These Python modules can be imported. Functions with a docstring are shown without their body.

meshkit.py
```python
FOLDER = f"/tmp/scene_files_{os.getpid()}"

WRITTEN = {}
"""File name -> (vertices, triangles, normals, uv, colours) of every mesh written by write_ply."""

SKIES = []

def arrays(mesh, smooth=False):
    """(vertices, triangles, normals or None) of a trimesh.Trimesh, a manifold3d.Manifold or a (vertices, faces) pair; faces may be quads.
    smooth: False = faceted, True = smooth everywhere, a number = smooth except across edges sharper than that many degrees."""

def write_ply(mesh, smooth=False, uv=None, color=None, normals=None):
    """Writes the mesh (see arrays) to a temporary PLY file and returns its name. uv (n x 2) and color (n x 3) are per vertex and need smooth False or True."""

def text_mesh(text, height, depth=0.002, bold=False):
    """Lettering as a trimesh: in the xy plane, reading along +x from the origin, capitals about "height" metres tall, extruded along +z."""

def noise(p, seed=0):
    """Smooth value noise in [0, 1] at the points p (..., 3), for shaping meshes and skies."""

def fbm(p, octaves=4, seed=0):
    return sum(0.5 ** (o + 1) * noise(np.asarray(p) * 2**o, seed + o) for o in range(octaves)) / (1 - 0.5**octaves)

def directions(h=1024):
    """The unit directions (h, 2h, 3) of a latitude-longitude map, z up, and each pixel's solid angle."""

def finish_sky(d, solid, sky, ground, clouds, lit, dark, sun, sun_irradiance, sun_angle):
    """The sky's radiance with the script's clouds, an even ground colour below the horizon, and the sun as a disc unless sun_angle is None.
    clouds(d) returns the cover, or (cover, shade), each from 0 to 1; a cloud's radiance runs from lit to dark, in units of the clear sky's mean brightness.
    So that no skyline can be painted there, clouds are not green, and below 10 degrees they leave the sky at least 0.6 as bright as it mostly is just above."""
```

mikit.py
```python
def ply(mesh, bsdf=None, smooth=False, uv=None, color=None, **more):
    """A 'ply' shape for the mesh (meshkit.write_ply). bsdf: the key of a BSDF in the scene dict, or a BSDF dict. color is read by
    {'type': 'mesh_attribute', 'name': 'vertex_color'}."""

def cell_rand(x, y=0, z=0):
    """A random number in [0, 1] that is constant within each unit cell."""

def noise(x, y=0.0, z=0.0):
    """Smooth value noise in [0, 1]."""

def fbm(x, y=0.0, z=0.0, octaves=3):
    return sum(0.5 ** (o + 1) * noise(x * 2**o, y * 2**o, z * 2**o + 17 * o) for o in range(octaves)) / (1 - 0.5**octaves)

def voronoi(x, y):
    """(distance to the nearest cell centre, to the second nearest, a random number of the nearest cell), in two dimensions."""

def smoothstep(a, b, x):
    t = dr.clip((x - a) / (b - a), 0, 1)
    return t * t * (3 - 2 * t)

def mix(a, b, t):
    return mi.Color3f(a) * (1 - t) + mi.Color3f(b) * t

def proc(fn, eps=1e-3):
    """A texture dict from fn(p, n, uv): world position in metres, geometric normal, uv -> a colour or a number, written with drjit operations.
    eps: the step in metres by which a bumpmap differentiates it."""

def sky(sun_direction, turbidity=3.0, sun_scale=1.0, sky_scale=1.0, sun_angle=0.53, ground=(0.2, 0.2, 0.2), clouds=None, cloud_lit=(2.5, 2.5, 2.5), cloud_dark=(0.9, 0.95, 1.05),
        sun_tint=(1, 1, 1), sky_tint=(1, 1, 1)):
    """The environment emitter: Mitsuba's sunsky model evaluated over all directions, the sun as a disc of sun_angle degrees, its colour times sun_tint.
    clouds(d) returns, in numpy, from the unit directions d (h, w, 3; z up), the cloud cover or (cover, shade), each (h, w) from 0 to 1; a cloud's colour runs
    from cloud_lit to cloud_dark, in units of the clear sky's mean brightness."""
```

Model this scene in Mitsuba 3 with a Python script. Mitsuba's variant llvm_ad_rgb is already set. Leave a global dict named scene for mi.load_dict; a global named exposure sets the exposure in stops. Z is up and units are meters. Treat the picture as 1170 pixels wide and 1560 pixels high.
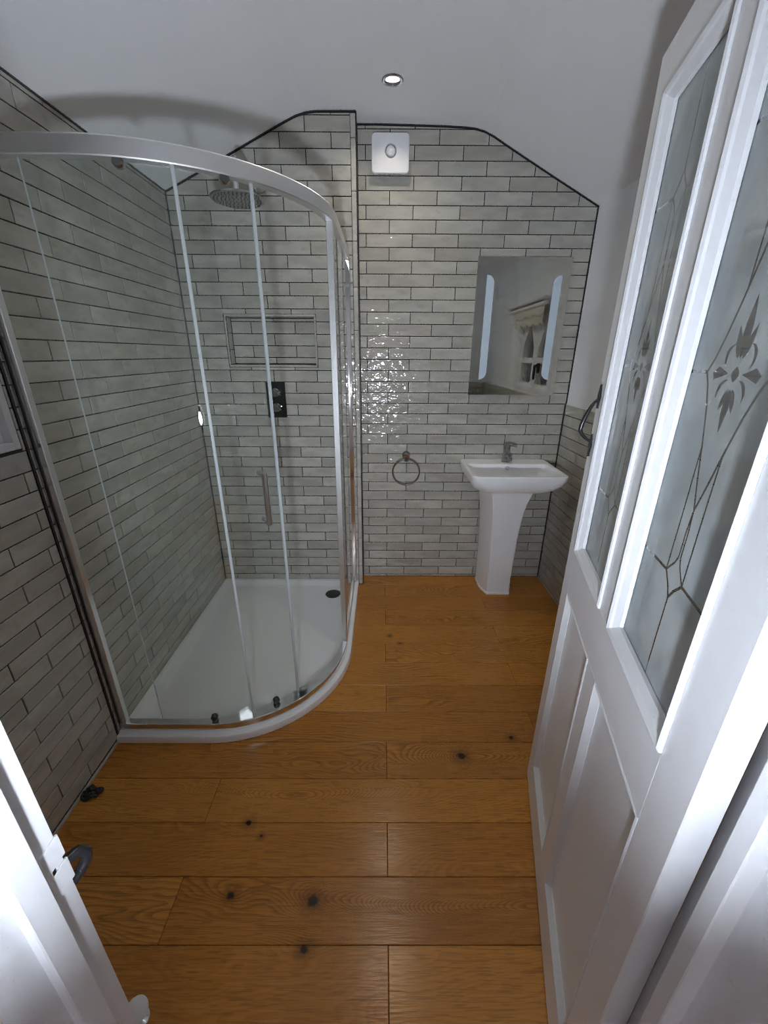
import math, random
import numpy as np, trimesh, drjit as dr, mitsuba as mi, mikit, meshkit
from shapely.geometry import Polygon, box as sbox, Point, LineString
from shapely.ops import unary_union
from mikit import proc, noise, fbm, voronoi, cell_rand, smoothstep, mix
T = mi.ScalarTransform4f
random.seed(7)
rng = np.random.default_rng(7)
scene, labels = {}, {}

# ------------------------------------------------------------------ camera, lights, exposure
CAM_H = 1.495
scene['camera'] = {'type': 'perspective', 'fov': 2 * math.degrees(math.atan(585 / 617.536)), 'fov_axis': 'x', 'near_clip': 0.02,
                   'to_world': T().look_at(origin=[0, 0, CAM_H], target=[0.0036, 0.9318, CAM_H - 0.3629], up=[-0.0038, 0.3629, 0.9318])}
exposure = 1.12
LIGHT = dict(pos=(-0.05, -0.30, 1.08), aim=(-0.02, 1.0, 0.26), rad=565.0, tint=(0.91, 1.0, 1.13))   # hand-held work light in the hall
HALL = 2.2                                                       # hall ceiling lamp radiance
DOWN = 180.0                                                      # ceiling downlights radiance (warm)
scene['hall_ceiling_lamp__diffuser'] = {'type': 'rectangle', 'to_world': T().translate([0, -0.75, 2.355]).rotate([1, 0, 0], 180).scale([0.32, 0.32, 1]),
                                        'emitter': {'type': 'area', 'radiance': {'type': 'rgb', 'value': [HALL * 0.97, HALL * 0.99, HALL * 1.06]}}}

# ------------------------------------------------------------------ helpers
def lab(key, label=None, cat=None, group=None, kind=None):
    d = labels.setdefault(key, {})
    for k, v in (('label', label), ('category', cat), ('group', group), ('kind', kind)):
        if v: d[k] = v
    return key

def uniq(name):
    if not any(k == name or k.startswith(name + '__') for k in scene) and name not in labels: return name
    i = 1
    while True:
        n = f'{name}_{i:03d}'
        if n not in labels and not any(k == n or k.startswith(n + '__') for k in scene): return n
        i += 1

COUNT = {}
def key_of(name, parent=None):
    base = f'{parent}__{name}' if parent else name
    c = COUNT.get(base, 0); COUNT[base] = c + 1
    return base if c == 0 else f'{base}_{c:03d}'

def put(name, mesh, bsdf, parent=None, smooth=False, **kw):
    k = key_of(name, parent)
    scene[k] = mikit.ply(mesh, bsdf, smooth=smooth, **kw)
    return k

def cat_(ms): return trimesh.util.concatenate(ms)

def bx(x0, x1, y0, y1, z0, z1, ch=0.0):
    """box, optionally with chamfered edges"""
    if x0 > x1: x0, x1 = x1, x0
    if y0 > y1: y0, y1 = y1, y0
    if z0 > z1: z0, z1 = z1, z0
    if ch <= 0:
        m = trimesh.creation.box(extents=[x1 - x0, y1 - y0, z1 - z0])
    else:
        hx, hy, hz = (x1 - x0) / 2, (y1 - y0) / 2, (z1 - z0) / 2
        ch = min(ch, hx * .9, hy * .9, hz * .9)
        p = []
        for sx in (-1, 1):
            for sy in (-1, 1):
                for sz in (-1, 1):
                    p += [(sx * hx, sy * (hy - ch), sz * (hz - ch)), (sx * (hx - ch), sy * hy, sz * (hz - ch)), (sx * (hx - ch), sy * (hy - ch), sz * hz)]
        m = trimesh.convex.convex_hull(np.array(p))
    m.apply_translation([(x0 + x1) / 2, (y0 + y1) / 2, (z0 + z1) / 2])
    return m

def lathe(profile, n=40):
    """profile [(r,z)...] revolved about z"""
    return trimesh.creation.revolve(np.array(profile, float), sections=n)

def orient(mesh, origin, zdir, xhint=(1, 0, 0)):
    z = np.array(zdir, float); z /= np.linalg.norm(z)
    x = np.array(xhint, float); x -= z * (x @ z)
    if np.linalg.norm(x) < 1e-6: x = np.array([0, 1., 0]) - z * z[1]
    x /= np.linalg.norm(x); y = np.cross(z, x)
    M = np.eye(4); M[:3, 0], M[:3, 1], M[:3, 2], M[:3, 3] = x, y, z, origin
    m = mesh.copy(); m.apply_transform(M); return m

def grid_mesh(rings, closed=True, cap0=False, cap1=False):
    """loft a list of rings (k,n,3)"""
    R = np.array(rings, float); k, n, _ = R.shape
    v = R.reshape(-1, 3); f = []
    for i in range(k - 1):
        for j in range(n if closed else n - 1):
            a, b = i * n + j, i * n + (j + 1) % n
            f += [(a, b, b + n), (a, b + n, a + n)]
    if cap0: f += [(0, j + 1, j) for j in range(1, n - 1)]
    if cap1: o = (k - 1) * n; f += [(o, o + j, o + j + 1) for j in range(1, n - 1)]
    m = trimesh.Trimesh(v, np.array(f), process=False)
    if cap0 and cap1 and m.volume < 0: m.invert()
    return m

def tube(path, r, n=14, caps=True):
    P = np.array(path, float); rs = np.broadcast_to(r, len(P))
    t = np.gradient(P, axis=0); t /= np.linalg.norm(t, axis=1, keepdims=True)
    u = np.cross(t[0], [0, 0, 1.0])
    if np.linalg.norm(u) < 1e-3: u = np.cross(t[0], [0, 1.0, 0])
    u /= np.linalg.norm(u); rings = []
    a = np.linspace(0, 2 * np.pi, n, endpoint=False)
    for i in range(len(P)):
        u = u - t[i] * (u @ t[i]); u /= np.linalg.norm(u); w = np.cross(t[i], u)
        rings.append(P[i] + rs[i] * (np.cos(a)[:, None] * u + np.sin(a)[:, None] * w))
    return grid_mesh(rings, True, caps, caps)

def arc(c, r, a0, a1, n):
    a = np.radians(np.linspace(a0, a1, n)); return [(c[0] + r * math.cos(x), c[1] + r * math.sin(x)) for x in a]

def rrect(hx, hy, r, n=6):
    r = min(r, hx * .999, hy * .999); out = []
    for cx, cy, a in ((hx - r, hy - r, 0), (-hx + r, hy - r, 90), (-hx + r, -hy + r, 180), (hx - r, -hy + r, 270)):
        out += arc((cx, cy), r, a, a + 90, n)
    return out

def extrude(poly, h, place=None):
    """shapely polygon (a,b) extruded by h along c; place maps (a,b,c) arrays to the world"""
    gs = getattr(poly, 'geoms', [poly])
    m = cat_([trimesh.creation.extrude_polygon(g, h, engine='earcut') for g in gs if g.area > 1e-9])
    if place:
        m.vertices = place(m.vertices)
        if m.volume < 0: m.invert()
    return m

def flat(poly, place):
    gs = getattr(poly, 'geoms', [poly]); vs, fs, o = [], [], 0
    for g in gs:
        v, f = trimesh.creation.triangulate_polygon(g, engine='earcut')
        vs.append(np.c_[v, np.zeros(len(v))]); fs.append(f + o); o += len(v)
    return trimesh.Trimesh(place(np.vstack(vs)), np.vstack(fs), process=False)

def sweep(path, section, normals, closed_path=False):
    """horizontal path [(x,y)], outward normals, closed section [(d,z)]"""
    rings = [[(p[0] + n[0] * d, p[1] + n[1] * d, z) for d, z in section] for p, n in zip(path, normals)]
    return grid_mesh(rings, True, True, True)

# ------------------------------------------------------------------ materials
def rgb(*c): return {'type': 'rgb', 'value': list(c)}
def prin(name, col, rough=0.5, metal=0.0, spec=0.5, cc=0.0, ccg=0.95, bump=None, two=True, **kw):
    d = {'type': 'principled', 'base_color': col if isinstance(col, dict) else rgb(*col), 'roughness': rough, 'metallic': metal, 'specular': spec, **kw}
    if cc: d.update(clearcoat=cc, clearcoat_gloss=ccg)
    if bump: d = {'type': 'bumpmap', 'arbitrary': bump[0], 'scale': bump[1], 'bsdf': d}
    scene[name] = {'type': 'twosided', 'bsdf': d} if two else d
    return name

def wave(p, n, uv):                      # hand-made glaze: broad dents and ripples
    return noise(p.x * 34, p.y * 34, p.z * 46) * 0.65 + noise(p.x * 95 + 7, p.y * 95, p.z * 120) * 0.26
WAVE = proc(wave, 1.5e-3)
TILE = []
for i, (c, k) in enumerate([((0.435, 0.425, 0.375), 0), ((0.41, 0.395, 0.348), 3), ((0.46, 0.45, 0.402), 9), ((0.385, 0.37, 0.325), 14), ((0.425, 0.405, 0.362), 21), ((0.405, 0.40, 0.36), 33)]):
    def tf(p, n, uv, c=c, k=k):
        m = fbm(p.x * 9 + k, p.y * 9, p.z * 22 + k, octaves=3)
        s = smoothstep(0.60, 0.80, fbm(p.x * 24 + k, p.y * 24, p.z * 40, octaves=2))
        return mix(mix([x * 1.06 for x in c], [x * 0.88 for x in c], smoothstep(0.25, 0.75, m)), (c[0] * 0.78, c[1] * 0.76, c[2] * 0.72), s * 0.5)
    TILE.append(prin(f'glazed_tile_{i}', proc(tf), 0.075, spec=0.55, bump=(WAVE, 0.0034)))
prin('grout', (0.030, 0.031, 0.035), 0.9)
prin('black_trim', (0.018, 0.019, 0.022), 0.45)
def plaster(p, n, uv):
    return mix((0.77, 0.785, 0.81), (0.80, 0.815, 0.835), fbm(p.x * 3, p.y * 3, p.z * 3))
prin('plaster', proc(plaster), 0.75, bump=(proc(lambda p, n, uv: noise(p.x * 160, p.y * 160, p.z * 160)), 0.00025))
def gloss_paint(p, n, uv):
    d = smoothstep(0.80, 0.86, fbm(p.x * 110, p.y * 110, p.z * 70, octaves=3))
    return mix((0.64, 0.648, 0.668), (0.56, 0.55, 0.48), d * 0.5)
def brush(p, n, uv): return noise(p.x * 420, p.y * 420, p.z * 14) * 0.7 + noise(p.x * 40, p.y * 40, p.z * 40) * 0.3
prin('white_gloss_paint', proc(gloss_paint), 0.28, spec=0.5, bump=(proc(brush, 8e-4), 0.00008))
prin('porcelain', (0.80, 0.81, 0.83), 0.08, spec=0.6)
prin('acrylic', (0.80, 0.81, 0.815), 0.16, spec=0.5)
prin('white_plastic', (0.76, 0.77, 0.80), 0.3, spec=0.5)
prin('grey_plastic', (0.30, 0.31, 0.33), 0.4)
prin('chrome', (0.78, 0.79, 0.80), 0.06, metal=1.0)
prin('brushed_chrome', (0.80, 0.81, 0.82), 0.14, metal=1.0)
prin('satin_aluminium', (0.91, 0.92, 0.93), 0.38, metal=1.0)
prin('steel', (0.42, 0.43, 0.44), 0.08, metal=1.0)
prin('dark_chrome', (0.10, 0.105, 0.115), 0.16, metal=1.0)
prin('black_iron', (0.015, 0.015, 0.018), 0.25, spec=0.5)
prin('rubber', (0.02, 0.02, 0.02), 0.6)
prin('light_diffuser', (0.56, 0.66, 0.76), 0.35)
prin('lace', (0.66, 0.63, 0.57), 0.9)
scene['seal_strip'] = {'type': 'principledthin', 'base_color': rgb(0.72, 0.76, 0.78), 'roughness': 0.25, 'diff_trans': 0.9, 'spec_trans': 0.25, 'eta': 1.4}
scene['clear_glass'] = {'type': 'thindielectric', 'int_ior': 1.5, 'specular_transmittance': rgb(0.93, 0.965, 0.955)}
scene['etched_clear'] = {'type': 'thindielectric', 'int_ior': 1.5, 'specular_transmittance': rgb(0.42, 0.46, 0.48)}
scene['window_glass'] = {'type': 'thindielectric', 'int_ior': 1.5}
def frost_c(p, n, uv): return mix((0.72, 0.80, 0.82), (0.88, 0.95, 0.96), smoothstep(0.38, 0.66, fbm(p.x * 13 + 3, p.y * 13, p.z * 9, octaves=3)))
def frost_t(p, n, uv): return 0.22 + 0.25 * smoothstep(0.35, 0.7, fbm(p.x * 9, p.y * 9, p.z * 9))
scene['frosted_glass'] = {'type': 'principledthin', 'base_color': proc(frost_c), 'roughness': 0.03, 'diff_trans': 0.9, 'spec_trans': proc(frost_t), 'eta': 1.5}
scene['mirror_silver'] = {'type': 'twosided', 'bsdf': {'type': 'conductor', 'material': 'Ag', 'specular_reflectance': rgb(0.86, 0.89, 0.88)}}
scene['black_mat'] = {'type': 'diffuse', 'reflectance': rgb(0.02, 0.02, 0.02)}

# oak: rows of planks along x; knots at the places where the photograph shows them
PW, PL, PY0 = 0.1545, 1.26, 0.599
KNOTS = [(0.319, 1.155, 0.020), (-0.200, 0.694, 0.020), (-0.445, 0.706, 0.013), (-0.453, 0.906, 0.012), (-0.399, 0.866, 0.008), (0.542, 1.239, 0.012), (0.044, 1.896, 0.010), (-0.207, 0.590, 0.014), (0.10, 1.83, 0.009)]
CATHEDRALS = [(-0.30, 0.987, 0.34), (0.42, 1.143, 0.30), (0.22, 0.676, 0.34), (0.55, 0.676, 0.25), (0.15, 2.36, 0.30)]    # planks with a broad flame figure
def oak(p, n, uv):
    row = dr.floor((p.y - PY0) / PW)
    par = row - 2 * dr.floor(row / 2)
    pid = dr.floor((p.x - dr.select(par < 0.5, -0.605, 0.020)) / PL)
    r1, r2 = cell_rand(row + 31, pid + 9), cell_rand(row + 77, pid + 3)
    x, y = p.x + r1 * 9, p.y + r2 * 0.07
    pull = mi.Float(0.0); dark = mi.Float(0.0); halo = mi.Float(0.0)
    for kx, ky, kr in KNOTS:
        dx, dy = (p.x - kx) / 2.6, p.y - ky
        q = dr.sqrt(dx * dx + dy * dy) / kr
        pull += dr.exp(-0.30 * q * q) * kr * 1.3
        ex = (p.x - kx) / 1.25
        e = dr.sqrt(ex * ex + dy * dy) / kr * (0.75 + 0.5 * noise(p.x * 190, p.y * 190))
        dark = dr.maximum(dark, 1 - smoothstep(0.35, 0.85, e))
        halo = dr.maximum(halo, 1 - smoothstep(0.6, 2.6, e))
    warp = fbm(x * 1.7, y * 7, r1 * 11, octaves=3) * 0.115 + fbm(x * 7, y * 30, octaves=2) * 0.012 + pull
    cath = mi.Float(0.0)
    for cx, cy, cw in CATHEDRALS:
        dx = (p.x - cx) / cw
        hit = dr.select(dr.abs(p.y - cy) < PW / 2, 1.0, 0.0) * dr.exp(-dx * dx)
        cath += hit
        warp += hit * 0.16 * (1 - dr.square((p.y - cy) / (PW * 0.5)))
    ring = (y * 0.55 + warp * (0.5 + r2)) * 165
    late = smoothstep(0.30, 0.95, ring - dr.floor(ring))
    fine = fbm(x * 9, y * 260, octaves=3)
    pores = smoothstep(0.60, 0.80, noise(x * 26, y * 520)) * 0.7
    base = mix((0.520, 0.222, 0.040), (0.385, 0.150, 0.024), r1 * 0.9)
    c = mix(base, (0.185, 0.062, 0.012), late * (0.22 + 0.30 * cath + 0.40 * smoothstep(0.4, 0.7, fbm(x * 2.2, y * 5, octaves=2))))
    c = mix(c, (0.54, 0.26, 0.070), smoothstep(0.45, 0.75, fine) * 0.30)
    c = mix(c, (0.110, 0.038, 0.010), pores * 0.45)
    c = mix(c, (0.11, 0.035, 0.010), halo * 0.5)
    return mix(c, (0.016, 0.008, 0.005), dark * 0.93)
def oak_bump(p, n, uv): return noise(p.x * 26, p.y * 420) * 0.6 + noise(p.x * 10, p.y * 60) * 0.4
prin('oak_plank', proc(oak), 0.22, spec=0.30, bump=(proc(oak_bump, 8e-4), 0.00028))
prin('plank_gap', (0.02, 0.010, 0.006), 0.8)

# ------------------------------------------------------------------ the room: dimensions in metres
XL, XR, YB, YS, YF = -1.083, 1.130, 2.564, 2.448, 0.318
ZC = 2.556                                            # flat ceiling
XS = -0.136                                           # right end of the boxed-out shower wall
RP, CP, J = 0.063, 0.248, 0.0040                      # tile rows, tile columns, joint
ZB0, ZS0 = 2.537, 2.540                               # row lines
# ceiling profile across x (slopes left and right, rounded where they meet the flat)
def ceil_profile():
    pts = [(XL - .1, 2.242 - .045), (XL, 2.242), (-0.80, 2.368), (-0.56, 2.476), (-0.47, 2.516), (-0.415, 2.538), (-0.37, 2.550), (-0.32, 2.5555), (-0.25, ZC)]
    pts += [(-0.05, ZC + .001), (0.10, ZC - .001), (0.30, 2.551), (0.40, 2.547), (0.45, 2.543), (0.50, 2.532), (0.55, 2.512), (0.62, 2.476), (0.86, 2.357), (XR, 2.226), (XR + .1, 2.178)]
    return pts
CEIL = ceil_profile()
def ceil_z(x): return float(np.interp(x, [p[0] for p in CEIL], [p[1] for p in CEIL]))
LAMPS = [(.035, 2.22), (.040, 1.50), (.045, 0.78)]
cm = extrude(Polygon(CEIL + [(XR + .1, 2.75), (XL - .1, 2.75)]), YB + .1 - YF + .02, lambda v: np.c_[v[:, 0], YF - .02 + v[:, 2], v[:, 1]])
cm.merge_vertices()
for lx, ly in LAMPS:
    cy = trimesh.creation.cylinder(radius=.040, height=.10, sections=40); cy.apply_translation([lx, ly, ZC + .03]); cm = trimesh.boolean.difference([cm, cy], engine='manifold')
put('ceiling', cm, 'plaster')
lab('ceiling', 'pale painted ceiling sloping down to both side walls', kind='structure')

# floor planks
put('floor', bx(XL - .1, XR + .1, -1.75, YB + .1, -0.05, -0.004), 'plank_gap')
lab('floor', 'warm oak plank floor with knots', kind='structure')
def plank(x0, x1, y0, y1):
    ch, g = 0.0016, 0.0006
    m = bx(x0 + g, x1 - g, y0 + g, y1 - g, -0.02, 0.0, ch)
    return m
row0 = -15
for r in range(row0, 13):
    y0, y1 = PY0 + r * PW, PY0 + (r + 1) * PW
    if y0 > YB: continue
    x = (-0.605 if r % 2 == 0 else 0.020) - 2 * PL
    while x < XR + .05:
        a, b, yb = max(x, XL - .05), min(x + PL, XR + .05), min(y1, YB + .02)
        if b - a > 0.01: put('plank', plank(a, b, y0, yb), 'oak_plank', 'floor')
        x += PL

# ------------------------------------------------------------------ tiles
def convex_inset(P, d):
    P = np.array(P, float); n = len(P); out = []
    e = np.roll(P, -1, 0) - P; L = np.linalg.norm(e, axis=1)
    if L.min() < 2.2 * d: return None
    nn = np.c_[-e[:, 1], e[:, 0]] / L[:, None]       # inward for CCW
    for i in range(n):
        a, b = i - 1, i
        A = np.array([nn[a], nn[b]]); rhs = [nn[a] @ P[a] + d, nn[b] @ P[b] + d]
        if abs(np.linalg.det(A)) < 0.05: out.append(P[i] + nn[b] * d)
        else: out.append(np.linalg.solve(A, rhs))
    out = np.array(out)
    q = Polygon(out)
    return out if q.is_valid and q.area > 0 and q.exterior.is_ccw else None

def tile_mesh(P, place, thick=0.010, ch=0.0013):
    P = np.array(P, float); n = len(P)
    I = convex_inset(P, ch)
    rings = [np.c_[P, np.full(n, -thick)]]
    if I is None: rings.append(np.c_[P, np.zeros(n)])
    else: rings += [np.c_[P, np.full(n, -ch * 0.8)], np.c_[I, np.zeros(n)]]
    k = len(rings); v = np.vstack(rings); f = []
    for i in range(k - 1):
        for j in range(n):
            a, b = i * n + j, i * n + (j + 1) % n
            f += [(a, b, b + n), (a, b + n, a + n)]
    o = (k - 1) * n; f += [(o, o + j, o + j + 1) for j in range(1, n - 1)]
    m = trimesh.Trimesh(place(v), np.array(f), process=False)
    c = m.triangles_center.mean(0)
    top = np.cross(*(m.vertices[f[-1][1]] - m.vertices[f[-1][0]], m.vertices[f[-1][2]] - m.vertices[f[-1][0]]))
    outw = place(np.array([[P[0][0], P[0][1], 1.0]]))[0] - place(np.array([[P[0][0], P[0][1], 0.0]]))[0]
    if top @ outw < 0: m.invert()
    return m

def split_convex(g):
    """cut an L-shaped tile along its inner corner"""
    if g.convex_hull.area - g.area < 2e-5: return [g]
    c = np.array(g.exterior.coords)[:-1]; b = g.bounds
    if not g.exterior.is_ccw: c = c[::-1]
    for i in range(len(c)):
        u, v = c[i] - c[i - 1], c[(i + 1) % len(c)] - c[i]
        if u[0] * v[1] - u[1] * v[0] < -1e-9:
            xa = c[i][0]
            out = []
            for q in (sbox(b[0] - 1, b[1] - 1, xa - .0004, b[3] + 1), sbox(xa + .0004, b[1] - 1, b[2] + 1, b[3] + 1)):
                r = g.intersection(q)
                for h in getattr(r, 'geoms', [r]):
                    if h.geom_type == 'Polygon' and h.area > 1e-6: out += split_convex(h)
            return out
    return [g]

def clean(poly):
    """convex CCW coordinates of a clipped tile, thinned"""
    poly = poly.convex_hull.simplify(0.0006)
    c = np.array(poly.exterior.coords)[:-1]
    return c if poly.exterior.is_ccw else c[::-1]

def lay(parent, region, place, zrow0, joints, rows, a_range, name='tile', most=300):
    """running-bond tiles clipped to region; joints(row) -> a of one vertical joint"""
    done, rest = 0, []
    for r in rows:
        z1, z0 = zrow0 - r * RP - J / 2, zrow0 - (r + 1) * RP + J / 2
        a0 = joints(r); k0 = math.floor((a_range[0] - a0) / CP)
        a = a0 + k0 * CP
        while a < a_range[1]:
            t = sbox(a + J / 2, z0, a + CP - J / 2, z1).intersection(region)
            a += CP
            for g in [h for q in getattr(t, 'geoms', [t]) if q.geom_type == 'Polygon' and q.area > 0.00006 for h in split_convex(q)]:
                b = g.bounds
                if min(b[2] - b[0], b[3] - b[1]) < 0.0045: continue
                tilt = rng.uniform(-.0006, .0006, 3)
                m = tile_mesh(clean(g), lambda v, t=tilt: place(np.c_[v[:, :2], v[:, 2] + t[0] + 0 * v[:, 0]]))
                if done < most: put(name, m, TILE[rng.integers(len(TILE))], parent); done += 1
                else: rest.append(m)
    return rest

def under_ceiling(x0, x1, z0, gap):
    """region of a back wall below the ceiling line"""
    xs = sorted({x0, x1, *[p[0] for p in CEIL if x0 < p[0] < x1]})
    return Polygon([(x0, z0)] + [(x1, z0)] + [(x, ceil_z(x) - gap) for x in reversed(xs)])

def ceil_strip(x0, x1, y0, y1, gap, h):
    """black edging strip that follows the ceiling line on a back wall"""
    xs = np.array(sorted({x0, x1, *[p[0] for p in CEIL if x0 < p[0] < x1]}))
    zt = np.array([ceil_z(x) for x in xs]) - gap
    rings = [[(x, y0, z - h), (x, y1, z - h), (x, y1, z), (x, y0, z)] for x, z in zip(xs, zt)]
    return grid_mesh(rings, True, True, True)

# back wall with the basin
back = lambda v: np.c_[v[:, 0], YB - v[:, 2], v[:, 1]]
put('wall_back', extrude(under_ceiling(XS - .02, XR + .02, -.02, -.05), 0.10, lambda v: np.c_[v[:, 0], YB + .0028 + v[:, 2], v[:, 1]]), 'grout')
lab('wall_back', 'back wall of grey glazed brick tiles behind the basin', kind='structure')
x0b = 0.0306
reg = under_ceiling(XS + .004, XR - .006, 0.003, 0.0075)
lay('wall_back', reg, back, ZB0, lambda r: x0b if r % 2 == 0 else x0b - CP / 2, range(-1, 41), (XS - .3, XR + .3))
put('edging', ceil_strip(XS - .005, XR, YB - .004, YB + .01, -.001, 0.0065), 'black_trim', 'wall_back')
lab('wall_back__edging', 'black edging along the sloped top of the tiles')
put('edging', bx(XR - .005, XR + .002, YB - .005, YB + .01, 1.215, 2.228), 'black_trim', 'wall_back')

# boxed-out shower wall with its niche
NX0, NX1, NZ0, NZ1 = -0.862, -0.380, 1.434, 1.684
sh = lambda v: np.c_[v[:, 0], YS - v[:, 2], v[:, 1]]
ND = 0.085
hole = sbox(NX0, NZ0, NX1, NZ1)
put('wall_shower', cat_([extrude(under_ceiling(XL - .02, XS - .0028, -.02, -.05).difference(hole), ND, lambda v: np.c_[v[:, 0], YS + .0028 + v[:, 2], v[:, 1]]),
                         bx(XL - .02, XS - .0028, YS + ND, YB + .1, -.02, 2.62)]), 'grout')
lab('wall_shower', 'tiled shower end wall standing proud of the basin wall, with a recessed niche', kind='structure')
XT = XS - .024
trim_niche = hole.buffer(0.010, join_style=2)
reg = under_ceiling(XL + .004, XT - .002, 0.036, 0.0085).difference(trim_niche.buffer(.002, join_style=2))
xs0 = -0.3769
lay('wall_shower', reg, sh, ZS0, lambda r: xs0 if r % 2 == 0 else xs0 + CP / 2, range(-1, 40), (XL - .3, XS + .2))
# vertical pencil strips on the corner, joints every 0.21 m
z = 0.006; zs_ = [2.456 - .21 * i for i in range(12)][::-1]
cuts = [0.004] + [q for q in zs_ if q > 0.05] + [ceil_z(XS) - .008]
for a, b in zip(cuts[:-1], cuts[1:]):
    put('corner_tile', bx(XT, XS, YS - .002, YS + .02, a + .001, b - .001, .003), TILE[2], 'wall_shower')
    put('return_tile', bx(XS - .02, XS - .001, YS + .022, YB - .004, a + .001, b - .001, .001), TILE[1], 'wall_shower')
put('edging', ceil_strip(XL, XS + .004, YS - .004, YS + .01, -.001, .007), 'black_trim', 'wall_shower')
put('edging', bx(XS - .0005, XS + .006, YS + .004, YS + .022, 0.0, ZC), 'black_trim', 'wall_shower')
lab('wall_shower__edging', 'black edging along the sloped top of the tiles')
# niche lining: pencil frame, back tiles, sides
for nm, m in (('top', bx(NX0 - .009, NX1 + .009, YS - .003, YS + .012, NZ1, NZ1 + .010, .003)), ('bottom', bx(NX0 - .009, NX1 + .009, YS - .003, YS + .012, NZ0 - .010, NZ0, .003)),
              ('left', bx(NX0 - .010, NX0, YS - .003, YS + .012, NZ0, NZ1, .003)), ('right', bx(NX1, NX1 + .010, YS - .003, YS + .012, NZ0, NZ1, .003))):
    put('niche_trim', m, TILE[2], 'wall_shower')
nb = lambda v: np.c_[v[:, 0], YS + ND - .012 - v[:, 2], v[:, 1]]
lay('wall_shower', sbox(NX0 + .004, NZ0 + .006, NX1 - .004, NZ1 - .006), nb, NZ1 - .021, lambda r: -0.62 if r % 2 else -0.50, range(-1, 5), (NX0 - .3, NX1 + .3), name='niche_tile')
for a, b in ((NZ0 + .004, NZ0 + .08), (NZ0 + .083, NZ0 + .166), (NZ0 + .169, NZ1 - .004)):
    put('niche_side_tile', bx(NX0 - .006, NX0 + .002, YS + .014, YS + ND - .014, a, b, .001), TILE[3], 'wall_shower')
    put('niche_side_tile', bx(NX1 - .002, NX1 + .006, YS + .014, YS + ND - .014, a, b, .001), TILE[3], 'wall_shower')
for a, b in ((NX0 + .004, -.70), (-.697, -.45), (-.447, NX1 - .004)):
    put('niche_side_tile', bx(a, b, YS + .014, YS + ND - .014, NZ0 - .006, NZ0 + .002, .001), TILE[4], 'wall_shower')
    put('niche_side_tile', bx(a, b, YS + .014, YS + ND - .014, NZ1 - .002, NZ1 + .006, .001), TILE[4], 'wall_shower')

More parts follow.
